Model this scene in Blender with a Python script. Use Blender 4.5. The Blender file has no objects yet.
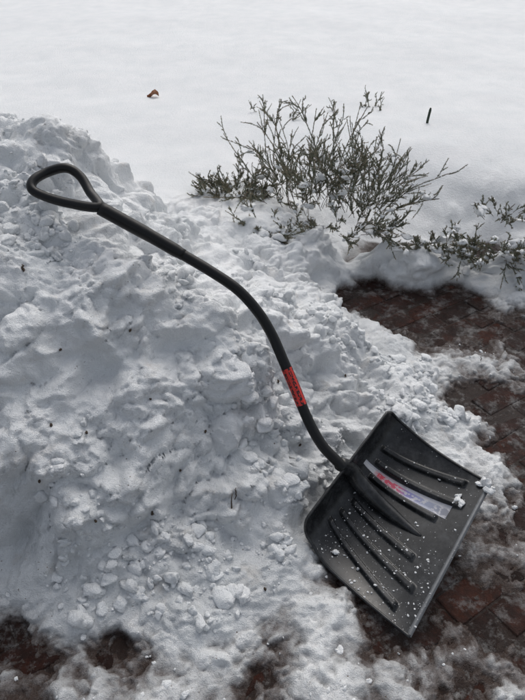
import bpy, math, numpy as np
from mathutils import Vector
rng=np.random.default_rng(7)
F=606.0;TH=math.radians(38);H=1.55
def P(u,v,z):
    """world point at height z, from the surveyed sight line"""
    a=(u-262.5)/F;b=(350-v)/F
    d=(a,math.cos(TH)+math.sin(TH)*b,-math.sin(TH)+math.cos(TH)*b)
    t=(H-z)/-d[2]
    return np.array((a*t,d[1]*t,z))
# ---------------------------------------------------------------- noise
def h2(ix,iy,s):
    n=(ix.astype(np.int64)*374761393+iy.astype(np.int64)*668265263+s*1442695041)&0xffffffff
    n=((n^(n>>13))*1274126177)&0xffffffff
    n=((n^(n>>16))*2246822519)&0xffffffff
    n=n^(n>>15)
    return (n&0xffffff)/float(0xffffff)
def vn(x,y,s=0):
    ix=np.floor(x);iy=np.floor(y);fx=x-ix;fy=y-iy
    fx=fx*fx*fx*(fx*(fx*6-15)+10);fy=fy*fy*fy*(fy*(fy*6-15)+10)
    a=h2(ix,iy,s);b=h2(ix+1,iy,s);c=h2(ix,iy+1,s);d=h2(ix+1,iy+1,s)
    return (a+(b-a)*fx)*(1-fy)+(c+(d-c)*fx)*fy
def fbm(x,y,s=0,o=4,g=.5):
    r=0;a=.5;t=0
    for i in range(o):
        c,k=math.cos(i*.7),math.sin(i*.7)
        r=r+a*vn((x*c-y*k)*2**i+i*17.3,(x*k+y*c)*2**i-i*9.1,s+i);t+=a;a*=g
    return r/t
def domes(x,y,s=0,R=.85):
    """max of rounded lumps, one per jittered cell, random size"""
    ix=np.floor(x);iy=np.floor(y);h=np.zeros(x.shape)
    for dx in(-1,0,1):
        for dy in(-1,0,1):
            cx=ix+dx;cy=iy+dy
            px=cx+h2(cx,cy,s+11);py=cy+h2(cx,cy,s+23);q=h2(cx,cy,s+5);r=R*(.35+.65*q)
            ex=x-px;ey=y-py;an=h2(cx,cy,s+41)*3.14;e1=ex*np.cos(an)+ey*np.sin(an);e2=(-ex*np.sin(an)+ey*np.cos(an))*(1+.8*h2(cx,cy,s+43))
            d=(e1*e1+e2*e2)/(r*r)
            tl=1+.9*(h2(cx,cy,s+51)-.5)*e1/r
            h=np.maximum(h,r*tl*np.sqrt(np.clip(1-d,0,1))**.8)
    return h
def ss(a,b,x):
    t=np.clip((x-a)/(b-a),0,1);return t*t*(3-2*t)
# ---------------------------------------------------------------- mesh helpers
def mesh_obj(name,verts,faces,mat=None,smooth=True,parent=None,attrs=None):
    me=bpy.data.meshes.new(name)
    verts=np.asarray(verts,dtype=np.float32)
    if isinstance(faces,np.ndarray):
        k=faces.shape[1];n=len(faces)
        me.vertices.add(len(verts));me.vertices.foreach_set('co',verts.ravel())
        me.loops.add(n*k);me.loops.foreach_set('vertex_index',faces.astype(np.int32).ravel())
        me.polygons.add(n);me.polygons.foreach_set('loop_start',np.arange(0,n*k,k,dtype=np.int32))
        me.update(calc_edges=True);me.validate()
    else:
        me.from_pydata(verts.tolist(),[],faces);me.update()
    if smooth: me.polygons.foreach_set('use_smooth',[True]*len(me.polygons))
    if attrs:
        for k,v in attrs.items():
            at=me.attributes.new(k,'FLOAT','POINT');at.data.foreach_set('value',np.asarray(v,dtype=np.float32))
    o=bpy.data.objects.new(name,me);bpy.context.scene.collection.objects.link(o)
    if mat: me.materials.append(mat)
    if parent: o.parent=parent
    return o
def spline(pts,n=8,closed=False):
    p=[np.array(q,float) for q in pts];N=len(p);out=[]
    for i in range(N if closed else N-1):
        if closed:a,b,c,d=p[i-1],p[i],p[(i+1)%N],p[(i+2)%N]
        else:a,b,c,d=p[max(i-1,0)],p[i],p[i+1],p[min(i+2,N-1)]
        for k in range(n):
            t=k/n
            out.append(.5*((2*b)+(-a+c)*t+(2*a-5*b+4*c-d)*t*t+(-a+3*b-3*c+d)*t**3))
    if not closed:out.append(p[-1])
    return np.array(out)
def tube(pts,rad,seg=16,closed=False,cap=True):
    pts=np.asarray(pts);n=len(pts);rad=np.broadcast_to(np.asarray(rad,float),(n,))
    if closed:tan=np.roll(pts,-1,0)-np.roll(pts,1,0)
    else:tan=np.gradient(pts,axis=0)
    tan/=np.linalg.norm(tan,axis=1)[:,None]+1e-12
    u=np.cross(tan[0],[0,0,1]);
    if np.linalg.norm(u)<.1:u=np.cross(tan[0],[1,0,0])
    V=[]
    for i in range(n):
        u=u-tan[i]*u.dot(tan[i]);u/=np.linalg.norm(u);w=np.cross(tan[i],u)
        for k in range(seg):
            a=2*math.pi*k/seg
            V.append(pts[i]+rad[i]*(math.cos(a)*u+math.sin(a)*w))
    Fc=[]
    for i in range(n if closed else n-1):
        j=(i+1)%n
        for k in range(seg):
            l=(k+1)%seg
            Fc.append((i*seg+k,i*seg+l,j*seg+l,j*seg+k))
    if not closed and cap:
        Fc.append(tuple(range(seg))[::-1]);Fc.append(tuple(range((n-1)*seg,n*seg)))
    return V,Fc
# ---------------------------------------------------------------- material helper
class M:
    def __init__(s,name):
        s.m=bpy.data.materials.new(name);s.m.use_nodes=True;s.nt=s.m.node_tree
        s.b=s.nt.nodes['Principled BSDF'];s.out=s.nt.nodes['Material Output'];s.pos=s.nt.nodes.new('ShaderNodeNewGeometry').outputs['Position']
    def n(s,t,**k):
        x=s.nt.nodes.new(t)
        for a,b in k.items():setattr(x,a,b)
        return x
    def l(s,a,b):s.nt.links.new(a,b)
    def noise(s,scale,detail=4,rough=.6):
        x=s.n('ShaderNodeTexNoise');x.inputs['Scale'].default_value=scale;x.inputs['Detail'].default_value=detail;x.inputs['Roughness'].default_value=rough
        s.l(s.pos,x.inputs['Vector']);return x.outputs['Fac']
    def ramp(s,fac,stops):
        r=s.n('ShaderNodeValToRGB');cr=r.color_ramp
        while len(cr.elements)<len(stops):cr.elements.new(.5)
        for e,(p,c) in zip(cr.elements,stops):
            e.position=p;e.color=(tuple(c)+(1,)) if not isinstance(c,(int,float)) else (c,c,c,1)
        s.l(fac,r.inputs['Fac']);return r.outputs['Color']
    def mix(s,fac,a,b):
        x=s.n('ShaderNodeMix',data_type='RGBA')
        for i,v in((0,fac),(6,a),(7,b)):
            if isinstance(v,(int,float)):x.inputs[i].default_value=v if i==0 else (v,v,v,1)
            elif isinstance(v,tuple):x.inputs[i].default_value=v+(1,)
            else:s.l(v,x.inputs[i])
        return x.outputs[2]
    def math(s,op,a,b):
        x=s.n('ShaderNodeMath',operation=op)
        for i,v in((0,a),(1,b)):
            if isinstance(v,(int,float)):x.inputs[i].default_value=v
            else:s.l(v,x.inputs[i])
        return x.outputs[0]
    def attr(s,n):return s.n('ShaderNodeAttribute',attribute_name=n).outputs['Fac']
    def bump(s,h,strength=.5,dist=.01,prev=None):
        x=s.n('ShaderNodeBump');x.inputs['Strength'].default_value=strength;x.inputs['Distance'].default_value=dist
        s.l(h,x.inputs['Height'])
        if prev is not None:s.l(prev,x.inputs['Normal'])
        return x.outputs['Normal']
    def set(s,**k):
        for a,v in k.items():
            i=s.b.inputs[a.replace('_',' ')]
            if isinstance(v,(int,float)):i.default_value=v
            elif isinstance(v,tuple):i.default_value=v+(1,) if len(v)==3 and i.type=='RGBA' else v
            else:s.l(v,i)
        return s
    def spec(s,v):s.b.inputs['Specular IOR Level'].default_value=v;return s
def snow_mat(name,attr=True):
    m=M(name)
    n1=m.noise(6,4)
    col=m.mix(m.ramp(n1,[(.3,0.),(.7,1.)]),(.80,.825,.835),(.88,.89,.895))
    if attr:
        soak=m.math('MULTIPLY',m.attr('soak'),m.ramp(m.noise(7,6,.65),[(.34,.25),(.66,1.)]))
        col=m.mix(soak,col,(.60,.62,.63))
        tint=m.math('MULTIPLY',m.math('MULTIPLY',m.ramp(m.noise(11,6,.7),[(.56,0.),(.74,1.)]),m.attr('dirt')),.4)
        col=m.mix(tint,col,(.50,.44,.37))
        w=m.math('ADD',m.attr('wet'),m.math('MULTIPLY',m.math('SUBTRACT',m.noise(30,6,.7),.5),.75))
        icy=m.ramp(w,[(.12,(.80,.81,.81)),(.36,(.58,.59,.595)),(.60,(.37,.37,.37)),(.78,(.18,.165,.16)),(.97,(.05,.034,.028))])
        col=m.mix(m.ramp(m.attr('wet'),[(.03,0.),(.2,1.)]),col,icy)
        sp=m.ramp(m.noise(130,2,.5),[(.705,0.),(.75,1.)])
        patch=m.ramp(m.noise(5,3,.5),[(.40,0.),(.58,1.)])
        f=m.math('MULTIPLY',m.math('MULTIPLY',sp,patch),m.attr('dirt'))
        col=m.mix(f,col,(.14,.10,.065))
        m.set(Roughness=m.ramp(w,[(.2,.75),(.8,.22)]))
    else: m.set(Roughness=.8)
    m.set(Base_Color=col);m.spec(.3)
    b=m.bump(m.noise(75,4,.75),.8,.008);b=m.bump(m.noise(300,3,.7),.55,.0025,b);m.set(Normal=b)
    return m.m
SNOW=snow_mat('snow');SNOWC=snow_mat('snow_crumb',False)
# ---------------------------------------------------------------- snow terrain
T=[(0,118,.93),(60,126,.93),(100,138,.88),(122,195,.72),(150,250,.66),(60,215,.79),(200,290,.58),(240,315,.54),(285,385,.36),(320,450,.15),
(0,560,.12),(100,600,.07),(200,620,.05),(0,400,.5),(0,300,.7),(100,300,.66),(100,400,.46),(100,500,.27),(200,400,.42),(200,500,.22),(250,560,.10),(300,600,.04),(0,500,.3),
(300,300,.28),(340,330,.2),(340,400,.18),(400,380,.10),(430,400,.07),(450,430,.05),(180,225,.42),(220,250,.36),
(480,500,.045),(470,440,.02),(410,440,.08),(400,540,-.02),(350,520,-.01),(510,560,.008),(480,620,-.004),(440,660,-.002),(350,680,.008),(250,670,.025),(200,650,.03),(60,695,.02),(100,648,-.002),(30,650,-.015),(150,690,.025),(300,650,.015),
(300,255,.24),(260,240,.30),(300,215,.30),(380,225,.28),(420,232,.24),(330,245,.22),(375,250,.15),(395,270,-.03),(350,266,.01),(335,285,.05),
(370,290,-.04),(430,305,-.045),(500,275,-.05),(450,262,-.04),(520,335,-.03),(455,335,-.01),(420,340,.0),(440,360,.02),(480,372,.012),(520,385,.012),(520,408,-.03),(480,405,-.03),(450,395,.0),(510,440,-.035),(490,345,-.015),(450,300,-.05),(400,305,-.03),(495,460,-.02),(490,306,.035),(515,300,.03),(480,325,-.01),
(450,232,.22),(520,238,.22),(520,180,.28),(400,150,.30),(200,170,.30),(150,150,.3),(200,60,.3),(450,60,.3),(515,500,.0),(380,370,.13)]
C=[P(*q) for q in T]
for q in [(-1.3,1.9,.85),(-1.6,1.2,.5),(-1.3,.8,.1),(-1.2,.4,.02),(0,.3,.02),(.8,.3,.0),(1.6,.4,-.01),(1.6,1.2,-.02),(1.5,2.0,-.03),(1.9,2.1,-.03),(2.2,3.0,.25),(-.7,2.35,.5),(-.3,2.4,.32),(-1.4,2.4,.5),(-2.2,1.6,.15),(-.6,2.9,.3),(-1.8,3,.28),(1,4,.3),(3,4,.3),(-2,5,.3),(0,6,.3),(3,6,.3)]:
    C.append(np.array(q))
C=np.array(C)
def kern(d2):return np.sqrt(d2+.0016)
A=kern(((C[:,None,:2]-C[None,:,:2])**2).sum(2));A-=np.eye(len(C))*.006
Wt=np.linalg.solve(A,C[:,2]-.15)
def base(x,y):
    r=np.full(x.shape,.15)
    for c,w in zip(C,Wt): r+=w*kern((x-c[0])**2+(y-c[1])**2)
    far=.29*ss(2.2,2.8,y)+.012
    d=np.hypot((x-0)/2.1,(y-2.2)/3.2)
    k=ss(.85,1.35,d)
    return r*(1-k)+far*k
def surface(x,y):
    wxx=x+.10*(fbm(x*6,y*6,501,3)-.5);wyy=y+.12*(fbm(x*6,y*6,511,3)-.5)*ss(.5,1.,y)
    b=base(wxx,wyy);e=.01
    gx=(base(wxx+e,wyy)-base(wxx-e,wyy))/(2*e);gy=(base(wxx,wyy+e)-base(wxx,wyy-e))/(2*e)
    N=np.stack([-gx,-gy,np.ones_like(b)],-1);N/=np.linalg.norm(N,axis=1)[:,None]
    rough=ss(.03,.14,b)*(1-ss(2.3,2.75,y-.25*(x<-.2)))
    bank=ss(.03,.10,b)*ss(-.2,.2,x)*ss(1.9,2.2,y)*(1-ss(2.5,3.2,y))
    rough=np.maximum(rough,bank*.9)
    X=x-.4*b;Y=y+(.55+.5*ss(2.,2.3,y))*b
    wx=X+.07*(fbm(X*6,Y*6,3)-.5)+.02*(fbm(X*25,Y*25,4)-.5);wy=Y+.07*(fbm(X*6,Y*6,9)-.5)+.02*(fbm(X*25,Y*25,14)-.5)
    big=fbm(wx*4.2,wy*4.2,1,3)-.5
    f=.18*big
    ridg=1-np.abs(2*fbm(wx*8,wy*8,21,4)-1)
    f+=.035*(ridg-.8)
    p1=ss(.40,.62,fbm(X*3.1+9,Y*3.1,31,3));p2=ss(.44,.62,fbm(X*6,Y*6+4,41,3));p3=ss(.42,.62,fbm(X*8+5,Y*8+4,47,3))
    f+=.052*domes(wx*9,wy*9,60)*(.3+.7*p1)
    f+=.026*domes(wx*21,wy*21,70)*(.12+.88*p2)
    f+=.011*domes(wx*48,wy*48,75)*(.1+.9*p3)
    f+=.012*(fbm(X*40,Y*40,91,4,.6)-.5)
    f=f-.035
    sl=(1-rough)*(1-ss(2.2,2.7,y))
    g=.10*(fbm(wx*6,wy*6,100,6,.62)-.5)+.016*domes(wx*17,wy*17,80)*p2+.010*domes(wx*38,wy*38,85)*p3-.002
    lawn=ss(2.6,3.4,y)
    hL=.07*(fbm(x*1.3,y*1.3,120,3)-.5)+.004*(fbm(x*7,y*7,125,4)-.5)
    disp=rough*f+sl*g+lawn*hL
    Pp=np.stack([x,y,b],-1)+N*disp[:,None]
    sag=np.clip(f,0,.1)*rough*.4
    Pp[:,0]+=sag*N[:,0];Pp[:,1]+=sag*N[:,1];Pp[:,2]-=sag*.5
    return Pp,rough,N
def axis(a,b,st,lo,hi,g=1.12,g2=None):
    c=list(np.arange(a,b,st));s=st;x=a;L=[]
    while x>lo: s*=g;x-=s;L.append(x)
    s=st;x=c[-1];R=[]
    while x<hi: s*=g2 or g;x+=s;R.append(x)
    return np.array(L[::-1]+c+R)
xs=axis(-1.05,1.35,.0048,-60,60,1.08)
ya=np.concatenate([axis(.5,1.9,.0038,-8,1.8,1.06)]);ya=ya[ya<1.9];ys=np.concatenate([ya,axis(1.9,2.7,.0052,1.95,120,1.04)])
ys=np.unique(np.round(ys,6));ys=ys[np.concatenate([[True],np.diff(ys)>.001])]
X,Y=np.meshgrid(xs,ys);V,RG,NN=surface(X.ravel(),Y.ravel())
nx,ny=len(xs),len(ys)
idx=np.arange(nx*ny).reshape(ny,nx)
Fq=np.stack([idx[:-1,:-1],idx[:-1,1:],idx[1:,1:],idx[1:,:-1]],-1).reshape(-1,4)
zr=V[:,2]
wet=1-ss(-.004,.055,zr)
wet[Y.ravel()>2.9]=0
soak=(1-ss(.05,.45,zr))*(1-ss(2.1,2.6,Y.ravel()))
dirt=(1-ss(2.3,2.6,Y.ravel()))
snow=mesh_obj('snow_ground',V,Fq,SNOW,attrs={'wet':wet,'dirt':dirt,'soak':soak})
bpy.context.view_layer.update()
def on(u,v,dz=.004):
    d=P(u,v,0)-np.array((0,0,H));d/=np.linalg.norm(d)
    ok,loc,nr,_=snow.ray_cast(Vector((0,0,H)),Vector(d))
    return np.array(loc)+np.array(nr)*dz
# ---------------------------------------------------------------- snow clumps
bpy.ops.mesh.primitive_ico_sphere_add(subdivisions=3,radius=1);o=bpy.context.object
iv=np.array([v.co[:] for v in o.data.vertices]);iF=np.array([p.vertices[:] for p in o.data.polygons]);bpy.data.objects.remove(o)
def blob(c,r,flat=.75,seed=0):
    rr=np.random.default_rng(seed);s=r*rr.uniform(.6,1.35,3);s[2]*=flat
    k=iv@rr.normal(size=(3,3))*1.3+rr.uniform(0,9,3)
    d=1+.25*np.sin(k[:,0])*np.cos(k[:,1])+.16*np.sin(2.7*k[:,1]+k[:,2])+.10*np.sin(5.1*k[:,2]+3*k[:,0])+.06*np.sin(8.3*k[:,1]+5*k[:,0])
    p=iv*d[:,None]
    for q in range(4):
        nrm=rr.normal(size=3);nrm/=np.linalg.norm(nrm);e=p@nrm;cut=rr.uniform(.5,.85)
        p=p-np.outer(np.clip(e-cut,0,None)*.85,nrm)
    p=p*s
    a=rr.uniform(0,6.28);ca,sa=math.cos(a),math.sin(a)
    p=np.stack([p[:,0]*ca-p[:,1]*sa,p[:,0]*sa+p[:,1]*ca,p[:,2]],-1)
    return p+np.array(c)
BV=[];BF=[]
core=np.where((X.ravel()>-1.05)&(X.ravel()<1.0)&(Y.ravel()>.55)&(Y.ravel()<2.3))[0]
pick=rng.choice(core,14000,replace=False)
dens=fbm(X.ravel()[pick]*4.5,Y.ravel()[pick]*4.5,400,4)
for i,d in zip(pick,dens):
    b=V[i,2]
    if b<.05:
        if b<.008 or rng.random()>.08:continue
        r=.003+.008*rng.random()**3
    else:
        if d<.50+.1*rng.random():continue
        r=.004+.022*rng.random()**4
    if Y.ravel()[i]>2.1 and X.ravel()[i]>-.2:continue
    BV.append(blob(V[i]+NN[i]*r*.05,r,.8,len(BV)+5));BF.append(iF+(len(BV)-1)*len(iv))
    if len(BV)>2000:break
clumps=mesh_obj('snow_clumps',np.concatenate(BV),np.concatenate(BF),SNOWC)
# ---------------------------------------------------------------- brick path
def brick_mat():
    m=M('wet_brick');g=m.n('ShaderNodeNewGeometry')
    c=m.ramp(g.outputs['Random Per Island'],[(0,(.024,.009,.006)),(.35,(.060,.018,.010)),(.7,(.085,.027,.015)),(1,(.035,.016,.012))])
    c=m.mix(m.ramp(m.noise(35,5,.7),[(.35,0.),(.7,.75)]),c,(.010,.007,.006))
    c=m.mix(m.ramp(m.noise(6,6,.7),[(.46,0.),(.60,.8)]),c,(.022,.013,.010))
    c=m.mix(m.ramp(m.noise(13,7,.8),[(.50,0.),(.66,.85)]),c,(.24,.235,.23))
    m.set(Base_Color=c,Roughness=m.ramp(m.noise(14,3),[(.35,.12),(.65,.45)]),Normal=m.bump(m.noise(60,6,.8),1.,.012));m.spec(.3)
    return m.m
def soil_mat():
    m=M('wet_soil');c=m.mix(m.noise(60,4),(.010,.006,.005),(.03,.016,.011))
    c=m.mix(m.ramp(m.noise(13,7,.8),[(.50,0.),(.66,.85)]),c,(.24,.235,.23))
    m.set(Base_Color=c,Roughness=.3,Normal=m.bump(m.noise(80,5,.7),.8,.01));m.spec(.25);return m.m
bw,bl,gp=.098,.198,.004
bv=[];bf=[];ca,sa=math.cos(math.radians(33)),math.sin(math.radians(33))
for i in range(-20,24):
    for j in range(-34,44):
        x0=(i+.5*(j%2))*bl;y0=j*bw
        wx_=x0*ca-y0*sa+.5;wy_=x0*sa+y0*ca+1.2
        if not(-2<wx_<3.2 and -1<wy_<2.75):continue
        z=rng.normal(0,.003);hx,hy=bl/2-gp/2,bw/2-gp/2;c=.006
        tilt=rng.normal(0,.04,2);n0=len(bv);r0=rng.normal(0,.01)
        for (ex,ey,ez) in((0,0,-.05),(0,0,-c),(-c*.4,-c*.4,-c*.35),(-c*1.4,-c*1.4,0)):
            for sx,sy in((-1,-1),(1,-1),(1,1),(-1,1)):
                lx=sx*(hx+ex);ly=sy*(hy+ey);lx,ly=x0+lx-ly*r0,y0+ly+lx*r0
                bv.append((lx*ca-ly*sa+.5,lx*sa+ly*ca+1.2,z+ez+tilt[0]*sx*.1*.5+tilt[1]*sy*.05))
        for q in(0,4,8):
            for e in range(4):
                f=(e+1)%4;bf.append((n0+q+e,n0+q+f,n0+q+4+f,n0+q+4+e))
        bf.append((n0+12,n0+13,n0+14,n0+15))
path=bpy.data.objects.new('brick_path',None);bpy.context.scene.collection.objects.link(path)
mesh_obj('bricks',bv,bf,brick_mat(),smooth=False,parent=path)
gx_,gy_=np.meshgrid(np.linspace(-3,4,350),np.linspace(-2,3.2,260));gz=-.0035+.009*(fbm(gx_*9,gy_*9,700,4)-.5)
gi=np.arange(350*260).reshape(260,350)
mesh_obj('joint_sand',np.stack([gx_,gy_,gz],-1).reshape(-1,3),np.stack([gi[:-1,:-1],gi[:-1,1:],gi[1:,1:],gi[1:,:-1]],-1).reshape(-1,4),soil_mat(),parent=path)
# ---------------------------------------------------------------- shovel
shovel=bpy.data.objects.new('snow_shovel',None);bpy.context.scene.collection.objects.link(shovel)
def plastic(name,col=(.018,.019,.021),r=.38,sheen_mix=0.,sp=.3):
    m=M(name);n=m.noise(90,4,.7)
    c=m.mix(m.ramp(m.noise(22,5,.75),[(.45,0.),(.8,sheen_mix+.0001)]),col,(.30,.31,.32))  # pale grey noise paints sky sheen into the base colour
    m.set(Base_Color=c,Roughness=m.ramp(n,[(.3,r-.08),(.7,r+.12)]),Normal=m.bump(m.noise(500,2),.15,.0006));m.spec(sp);return m.m
BLK=plastic('black_plastic',(.007,.0075,.008));BLD=plastic('grey_plastic',(.013,.014,.015),.24,.16,.4)
A_,B_,C_,D_=P(395,402,.28),P(298,530,.14),P(491,484,.17),P(410,637,.04)
w_=(A_-B_);w_/=np.linalg.norm(w_);l_=((C_+D_)-(A_+B_));l_-=w_*l_.dot(w_);l_/=np.linalg.norm(l_)
n_=np.cross(w_,l_);n_*=np.sign(n_[2])
def prof(t):return np.clip(t,0,1)**.45*(1-t)/.407
def bladeP(s,t,off=0.):
    s=np.asarray(s,float);t=np.asarray(t,float)
    e=np.abs(2*s-1);rc=np.clip((e-.86)/.14,0,1);tt=t+(1-t)*.10*(1-np.sqrt(np.clip(1-rc**2,0,1)))*np.where(s<.5,1.5,.5)
    nar=1-.05*(1-np.clip(t/.25,0,1))**2
    s2=.5+(s-.5)*nar
    p=(B_*(1-s2)[...,None]+A_*s2[...,None])*(1-tt)[...,None]+(D_*(1-s2)[...,None]+C_*s2[...,None])*tt[...,None]
    dep=.105*prof(tt)*(1-.25*(np.abs(2*s-1)**6))
    return p+n_*(-dep+off)[...,None]
def rc_(k,t):return .5+k*(.088+.062*t)
def ribs(s,t):
    h=np.zeros(s.shape)
    for k in(-3,-2,-1,1,2,3):
        c=rc_(k,t);x=(s-c)/(.019+.007*t)
        t0,t1={1:(.16,.80),2:(.13,.90),3:(.10,.86)}[abs(k)]
        end=ss(t0,t0+.06,t)*(1-ss(t1-.05,t1,t))
        h=np.maximum(h,end*np.clip(1.35-x*x*1.1,0,1)*.015)
    return h
ns,nt_=300,170
S_,T_=np.meshgrid(np.linspace(0,1,ns),np.linspace(0,1,nt_)**1.3)
Pt=bladeP(S_,T_,ribs(S_,T_));Pb=bladeP(S_,T_,ribs(S_,T_)-.004)
Vb=np.concatenate([Pt.reshape(-1,3),Pb.reshape(-1,3)])
id1=np.arange(ns*nt_).reshape(nt_,ns);id2=id1+ns*nt_
q=lambda i:np.stack([i[:-1,:-1],i[:-1,1:],i[1:,1:],i[1:,:-1]],-1).reshape(-1,4)
ff=[q(id1),q(id2)[:,::-1]]
for e1,e2 in((id1[0],id2[0]),(id1[-1],id2[-1]),(id1[:,0],id2[:,0]),(id1[:,-1],id2[:,-1])):
    ff.append(np.stack([e1[:-1],e1[1:],e2[1:],e2[:-1]],-1))
mesh_obj('blade',Vb,np.concatenate(ff),BLD,parent=shovel)
rp=[];
for t in np.linspace(1,0,40):rp.append(bladeP(np.array(0.),np.array(t)))
for s in np.linspace(0.01,.99,80):rp.append(bladeP(np.array(s),np.array(0.)))
for t in np.linspace(0,1,40):rp.append(bladeP(np.array(1.),np.array(t)))
v,f=tube(np.array(rp),.0045,8);mesh_obj('rim',v,f,BLD,parent=shovel)
mm=M('worn_edge');mm.set(Base_Color=mm.mix(mm.noise(60),(.08,.085,.09),(.22,.23,.24)),Roughness=.4,Metallic=.3)
ee=np.linspace(0,1,80);sv=[];
for tt,of in((.975,.0015),(1.004,.0015),(1.004,-.0055),(.975,-.0055)):sv.append(bladeP(ee,np.full(80,tt) if tt<1 else np.full(80,1.),of)+(l_*.003 if tt>1 else 0))
sv=np.concatenate(sv);sf=[]
for k_ in range(4):
    a0=k_*80;b0=((k_+1)%4)*80
    for i in range(79):sf.append((a0+i,a0+i+1,b0+i+1,b0+i))
mesh_obj('wear_strip',sv,sf,mm.m,parent=shovel)
SP=[(338,462,.215),(322,445,.25),(308,420,.30),(295,388,.37),(283,360,.44),(272,335,.50),(258,312,.56),(238,290,.62),(212,272,.665),(180,253,.71),(140,230,.77),(100,208,.83)]
sp=[P(*q_) for q_ in SP];sp=[sp[0]+(sp[0]-sp[1])*.3]+sp
cv=spline(sp,10)
v,f=tube(cv,.0155,24);mesh_obj('shaft',v,f,BLK,parent=shovel)
def pix(p):
    d=p-np.array((0,0,H));zc=d[1]*math.cos(TH)-d[2]*math.sin(TH);yc=d[1]*math.sin(TH)+d[2]*math.cos(TH);return 350-F*yc/zc
lab=np.array([p for p in spline(sp,30) if 368<pix(p)<406])
v,f=tube(lab,.0163,32,cap=False)
L=M('label_red')
u_=L.attr('lu');a_=L.attr('la')
cx=L.n('ShaderNodeCombineXYZ');L.l(L.math('MULTIPLY',u_,13.),cx.inputs[0]);L.l(L.math('MULTIPLY',a_,10.),cx.inputs[1])
nz=L.n('ShaderNodeTexNoise');nz.inputs['Scale'].default_value=1.3;nz.inputs['Detail'].default_value=1;L.l(cx.outputs[0],nz.inputs['Vector'])
txt=L.math('MULTIPLY',L.ramp(nz.outputs['Fac'],[(.45,0.),(.48,1.)]),L.ramp(L.math('FRACT',L.math('MULTIPLY',a_,3.),0),[(.15,0.),(.2,1.),(.75,1.),(.8,0.)]))
L.set(Base_Color=L.mix(txt,(.62,.03,.02),(.015,.012,.012)),Roughness=.35)
mesh_obj('label',v,f,L.m,parent=shovel,attrs={'lu':np.repeat(np.linspace(0,1,len(lab)),32),'la':np.tile(np.abs(np.linspace(-1,1,32)),len(lab))})
v,f=tube(spline([cv[-22],cv[-14],cv[-1]],6),[.0165]*2+[.0185]*5+[.0195]*6,20);mesh_obj('grip_collar',v,f,BLK,parent=shovel)
GP=[(99,207,.835),(90,192,.85),(80,176,.88),(66,168,.90),(48,172,.89),(34,180,.88),(32,189,.865),(44,196,.85),(68,203,.838)]
gp_=spline([P(*q_) for q_ in GP],8,True);v,f=tube(gp_,.0135,16,True);mesh_obj('grip',v,f,BLK,parent=shovel)
s0=sp[0]+ (sp[1]-sp[0])*.6
k1=[s0,bladeP(np.array(.5),np.array(.03),.014),bladeP(np.array(.5),np.array(.16),.026),bladeP(np.array(.5),np.array(.36),.020),bladeP(np.array(.5),np.array(.58),.008),bladeP(np.array(.5),np.array(.76),-.006)]
sk=spline(k1,8);rr=np.interp(np.linspace(0,1,len(sk)),[0,.15,.4,.7,1],[.020,.023,.025,.019,.006])
v,f=tube(sk,rr,20);mesh_obj('socket',v,f,BLD,parent=shovel)
ts=np.linspace(.08,.84,30);Sv=[];Uv=[]
for t in ts:
    for s in np.linspace(0,1,8):
        c0=rc_(1,t)+.024;c1=rc_(2,t)-.024-.012*(1-t);sx=c0+(c1-c0)*s
        Sv.append(bladeP(np.array(sx),np.array(t),ribs(np.array(sx),np.array(t))+.0012));Uv.append((t,s))
fi=[(i*8+j,i*8+j+1,i*8+j+9,i*8+j+8) for i in range(29) for j in range(7)]
K=M('sticker');at=K.attr('su');av=K.attr('sv')
c=K.ramp(at,[(0,(.50,.51,.52)),(.14,(.55,.55,.56)),(.2,(.55,.05,.08)),(.45,(.45,.05,.11)),(.55,(.12,.11,.34)),(.75,(.22,.25,.36)),(1,(.16,.17,.20))])
cx=K.n('ShaderNodeCombineXYZ');K.l(K.math('MULTIPLY',at,16.),cx.inputs[0]);K.l(K.math('MULTIPLY',av,3.),cx.inputs[1])
nz=K.n('ShaderNodeTexNoise');nz.inputs['Scale'].default_value=1.2;K.l(cx.outputs[0],nz.inputs['Vector'])
c=K.mix(K.ramp(nz.outputs['Fac'],[(.54,0.),(.58,.8)]),c,(.45,.45,.48))
c=K.mix(K.ramp(av,[(.0,.8),(.14,0.),(.66,0.),(.72,.8)]),c,(.36,.37,.41))
K.set(Base_Color=c,Roughness=.35)
mesh_obj('sticker',Sv,fi,K.m,parent=shovel,attrs={'su':[(a-.08)/.76 for a,b in Uv],'sv':[b for a,b in Uv]})
BV2,BF2,c2_=[],[],0
for i in range(900):
    s=rng.random();t=.15+.85*rng.random()
    if s>.45 and rng.random()<.75:continue
    r=.0007+.0028*rng.random()**5
    BV2.append(blob(bladeP(np.array(s),np.array(t),ribs(np.array(s),np.array(t))+r*.3),r,.6,i+9000));BF2.append(iF+c2_);c2_+=len(iv)
for s,t,r in((.80,.86,.016),(.83,.84,.011),(.78,.88,.010),(.985,.96,.018),(.95,1.0,.013),(.96,.93,.012),(.12,.5,.006),(.10,.3,.008),(.2,.2,.007)):
    BV2.append(blob(bladeP(np.array(s),np.array(t),.002+np.array(r*.3)),r,.7,int(s*977+t*31)));BF2.append(iF+c2_);c2_+=len(iv)
mesh_obj('snow_crumbs',np.concatenate(BV2),np.concatenate(BF2),SNOWC,parent=shovel)
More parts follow.
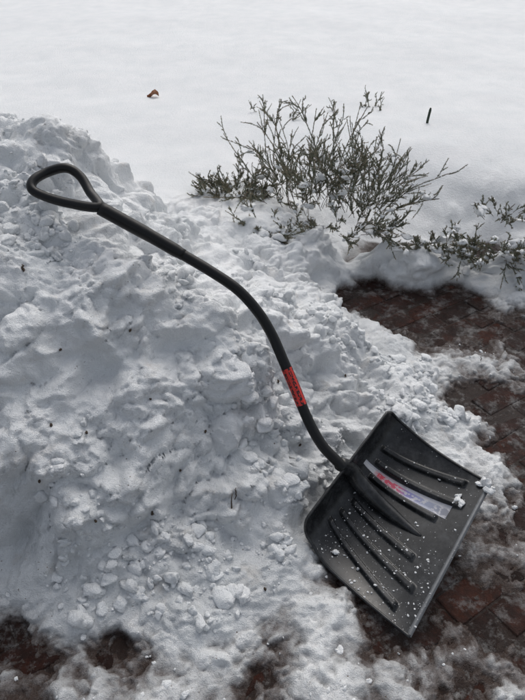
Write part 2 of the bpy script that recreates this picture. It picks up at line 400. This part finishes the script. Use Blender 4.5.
# ---------------------------------------------------------------- heather
def leaf_mat():
    m=M('heather');a=m.attr('tip');g=m.n('ShaderNodeNewGeometry')
    c=m.ramp(g.outputs['Random Per Island'],[(0,(.05,.068,.042)),(.4,(.16,.185,.125)),(1,(.30,.32,.24))])
    c=m.mix(a,c,(.33,.27,.19));m.set(Base_Color=c,Roughness=.7);return m.m
LEAF=leaf_mat();Wm=M('stem');Wm.set(Base_Color=(.10,.07,.048),Roughness=.8)
def heather(name,lobes,snowblobs=0,seed=0):
    r=np.random.default_rng(seed);par=bpy.data.objects.new(name,None);bpy.context.scene.collection.objects.link(par)
    SV,SF,LV,LT=[],[],[],[]
    def stem(p0,d,L,rad,lf,depth):
        n=7;p=np.array(p0,float);d=np.array(d,float);d/=np.linalg.norm(d);pts=[p.copy()];bend=r.normal(0,.10,3)
        for i in range(n):
            d=d+bend+np.array((0,0,.04))+r.normal(0,.06,3);d/=np.linalg.norm(d);p=p+d*L/n;pts.append(p.copy())
        v,f=tube(pts,np.linspace(rad,rad*.4,n+1),3,cap=False);o=len(SV)
        SV.extend(v);SF.extend([tuple(a+o for a in q) for q in f])
        pts=np.array(pts);start=.12 if depth else .30
        m=int(L*lf)
        u=start+(1-start)*r.random(m);i=np.minimum((u*n).astype(int),n-1);ax=pts[i+1]-pts[i];q=pts[i]+ax*(u*n-i)[:,None];ax/=np.linalg.norm(ax,axis=1)[:,None]
        dd=r.normal(size=(m,3));dd-=ax*(dd*ax).sum(1)[:,None];dd/=np.linalg.norm(dd,axis=1)[:,None];dd=dd*.6+ax*.9
        le=(r.uniform(.004,.010,m)*(1.2-.6*u))[:,None];wd=np.cross(dd,r.normal(size=(m,3)));wd/=np.linalg.norm(wd,axis=1)[:,None];wd*=.0009
        LV.append(np.stack([q-wd,q+wd,q+dd*le+wd*.4,q+dd*le-wd*.4],1).reshape(-1,3))
        tp=np.where((u>.7)&(r.random(m)<.6),1.,np.where(r.random(m)<.18,.8,0.));LT.append(np.repeat(tp,4))
        if depth<2:
            for k in range(r.integers(5,9) if depth==0 else r.integers(2,5)):
                u=r.uniform(.15,.92);i=min(int(u*n),n-1);ax=pts[i+1]-pts[i];ax/=np.linalg.norm(ax)
                dd=ax+r.normal(0,.34,3)+np.array((0,0,.12));stem(pts[i],dd,min(L,.34)*r.uniform(.2,.42),rad*.6,lf,depth+1 if depth else 1+ (r.random()<.4))
    for (c,rx,ry,ns_,L,lean,up) in lobes:
        for i in range(ns_):
            a=r.uniform(0,6.28);q=math.sqrt(r.random());x=c[0]+rx*q*math.cos(a);y=c[1]+ry*q*math.sin(a)
            d=np.array((math.cos(a)*q*.9,math.sin(a)*q*.7,up))+np.array(lean)+r.normal(0,.22,3)
            stem((x,y,c[2]-.03),d,L*r.uniform(.35,1.1),.0016,1500,0)
    mesh_obj('stems',SV,SF,Wm.m,parent=par)
    Lv=np.concatenate(LV);mesh_obj('leaves',Lv,np.arange(len(Lv)).reshape(-1,4),LEAF,smooth=False,parent=par,attrs={'tip':np.concatenate(LT)})
    if snowblobs:
        bv_,bf_,c0=[],[],0
        for i in range(snowblobs):
            p=Lv[r.integers(len(Lv))]; 
            if p[2]>lobes[0][0][2]+.17:continue
            rad=.005+.030*r.random()**3;bv_.append(blob(p+np.array((0,0,-.005)),rad,.5,i+seed*999));bf_.append(iF+c0);c0+=len(iv)
        mesh_obj('snow_load',np.concatenate(bv_),np.concatenate(bf_),SNOWC,parent=par)
    return par
heather('heather_bush',[
 (P(325,200,.29),.22,.16,36,.50,(.0,.1,.4),1.15),
 (P(298,198,.29),.15,.12,20,.46,(-.15,.1,.4),1.0),
 (P(365,205,.28),.12,.10,30,.36,(.08,-.0,.2),.75),
 (P(345,226,.26),.20,.08,34,.19,(.05,-.35,.0),.3),
 (P(238,190,.29),.14,.08,70,.16,(-.12,-.1,.1),.45),
 (P(268,226,.29),.05,.05,26,.20,(-.1,-.45,-.15),.2)],330,3)
heather('heather_bush',[(P(505,245,.20),.20,.06,60,.17,(-.05,-.55,-.18),.20),(P(505,212,.26),.14,.07,16,.13,(0,0,.1),.5),(P(445,240,.21),.13,.05,34,.12,(-.1,-.5,-.15),.2)],130,4)
heather('heather_sprig',[(P(262,112,.29),.07,.05,6,.13,(0,0,.1),.6),(P(283,122,.29),.04,.04,6,.20,(0,0,.3),.8)],0,5)
heather('heather_sprig',[(P(372,110,.29),.07,.04,7,.15,(.1,0,.1),.6),(P(332,112,.29),.02,.03,3,.15,(0,0,.5),.9)],0,6)
G=M('green_stake');G.set(Base_Color=(.02,.035,.02),Roughness=.6)
p=P(427,124,.30);v,f=tube([p-np.array((0,0,.1)),p+np.array((0,0,.02)),p+np.array((.006,0,.085)),p+np.array((.007,0,.10))],[.008,.008,.008,.005],10);mesh_obj('plant_stake',v,f,G.m)
Lf=M('dead_leaf');Lf.set(Base_Color=Lf.mix(Lf.noise(60),(.34,.11,.03),(.18,.07,.03)),Roughness=.6)
def leaf(name,c,L,seed):
    r=np.random.default_rng(seed);a=r.uniform(0,6.28);vv=[];n=14
    for i in range(n+1):
        t=i/n;wd=L*.40*math.sin(math.pi*t**.8)*(1+.25*math.sin(t*25))
        for s in(-1,0,1):
            x=(t-.5)*L;y=s*wd;z=.22*L*(abs(s)*1.3+math.sin(t*5)*.8)
            vv.append((c[0]+x*math.cos(a)-y*math.sin(a),c[1]+x*math.sin(a)+y*math.cos(a),c[2]+z))
    ff=[(i*3+j,i*3+j+1,i*3+j+4,i*3+j+3) for i in range(n) for j in(0,1)]
    return mesh_obj(name,vv,ff,Lf.m)
leaf('fallen_leaf',on(153,97),.085,1)
vv=[];ff=[];
tw=M('twig');tw.set(Base_Color=(.06,.04,.025),Roughness=.8)
for (u,v_,L,s) in((231,505,.07,1),(236,492,.03,2),(240,352,.03,3),(152,512,.012,4),(86,433,.010,5),(205,432,.009,6),(50,425,.010,7),(278,382,.012,8),(22,268,.02,9),(265,590,.012,10),(480,360,.03,11),(345,375,.010,12),(300,445,.010,13),(130,330,.008,14),(95,520,.008,15),(180,470,.007,16),(60,350,.007,17),(150,400,.006,18),(40,480,.008,19)):
    r=np.random.default_rng(s);p=on(u,v_,.004);d=np.array((r.normal(0,.3),.55,.75));d/=np.linalg.norm(d)
    pts=[p+d*L*(k/5-.5)+r.normal(0,L*.04,3)*1.5 for k in range(6)]
    a,b=tube(pts,[.0012,.0018,.002,.0017,.0013,.0008] if L>.025 else [.001,.003,.004,.003,.003,.001],6);o=len(vv);vv.extend(a);ff.extend([tuple(i+o for i in q_) for q_ in b])
mesh_obj('twig_debris',vv,ff,tw.m)
# ---------------------------------------------------------------- light
w=bpy.data.worlds.new('World');bpy.context.scene.world=w;w.use_nodes=True;nt=w.node_tree
sky=nt.nodes.new('ShaderNodeTexSky');sky.sky_type='NISHITA';sky.sun_disc=False
EL,AZ=math.radians(52),math.radians(12)
sky.sun_elevation=EL;sky.sun_rotation=AZ;sky.air_density=1.;sky.dust_density=4;sky.ozone_density=1
hs=nt.nodes.new('ShaderNodeHueSaturation');hs.inputs['Saturation'].default_value=.42
nt.links.new(sky.outputs[0],hs.inputs['Color']);nt.links.new(hs.outputs[0],nt.nodes['Background'].inputs['Color']);nt.nodes['Background'].inputs['Strength'].default_value=.138
sd=bpy.data.lights.new('sun','SUN');sd.energy=.9;sd.angle=math.radians(60);sd.color=(1,.98,.95)
so=bpy.data.objects.new('sun',sd);bpy.context.scene.collection.objects.link(so)
dirv=Vector((math.sin(AZ)*math.cos(EL),math.cos(AZ)*math.cos(EL),math.sin(EL)));so.rotation_euler=(-dirv).to_track_quat('-Z','Y').to_euler()
cd=bpy.data.cameras.new('camera');cam=bpy.data.objects.new('camera',cd);bpy.context.scene.collection.objects.link(cam)
cam.location=(0,0,H);cam.rotation_euler=(math.radians(90)-TH,0,0);cd.sensor_fit='VERTICAL';cd.sensor_height=24;cd.lens=24*F/700;cd.clip_end=500;cd.clip_start=.02
bpy.context.scene.camera=cam
vs=bpy.context.scene.view_settings;vs.view_transform='Standard';vs.look='None';vs.exposure=0
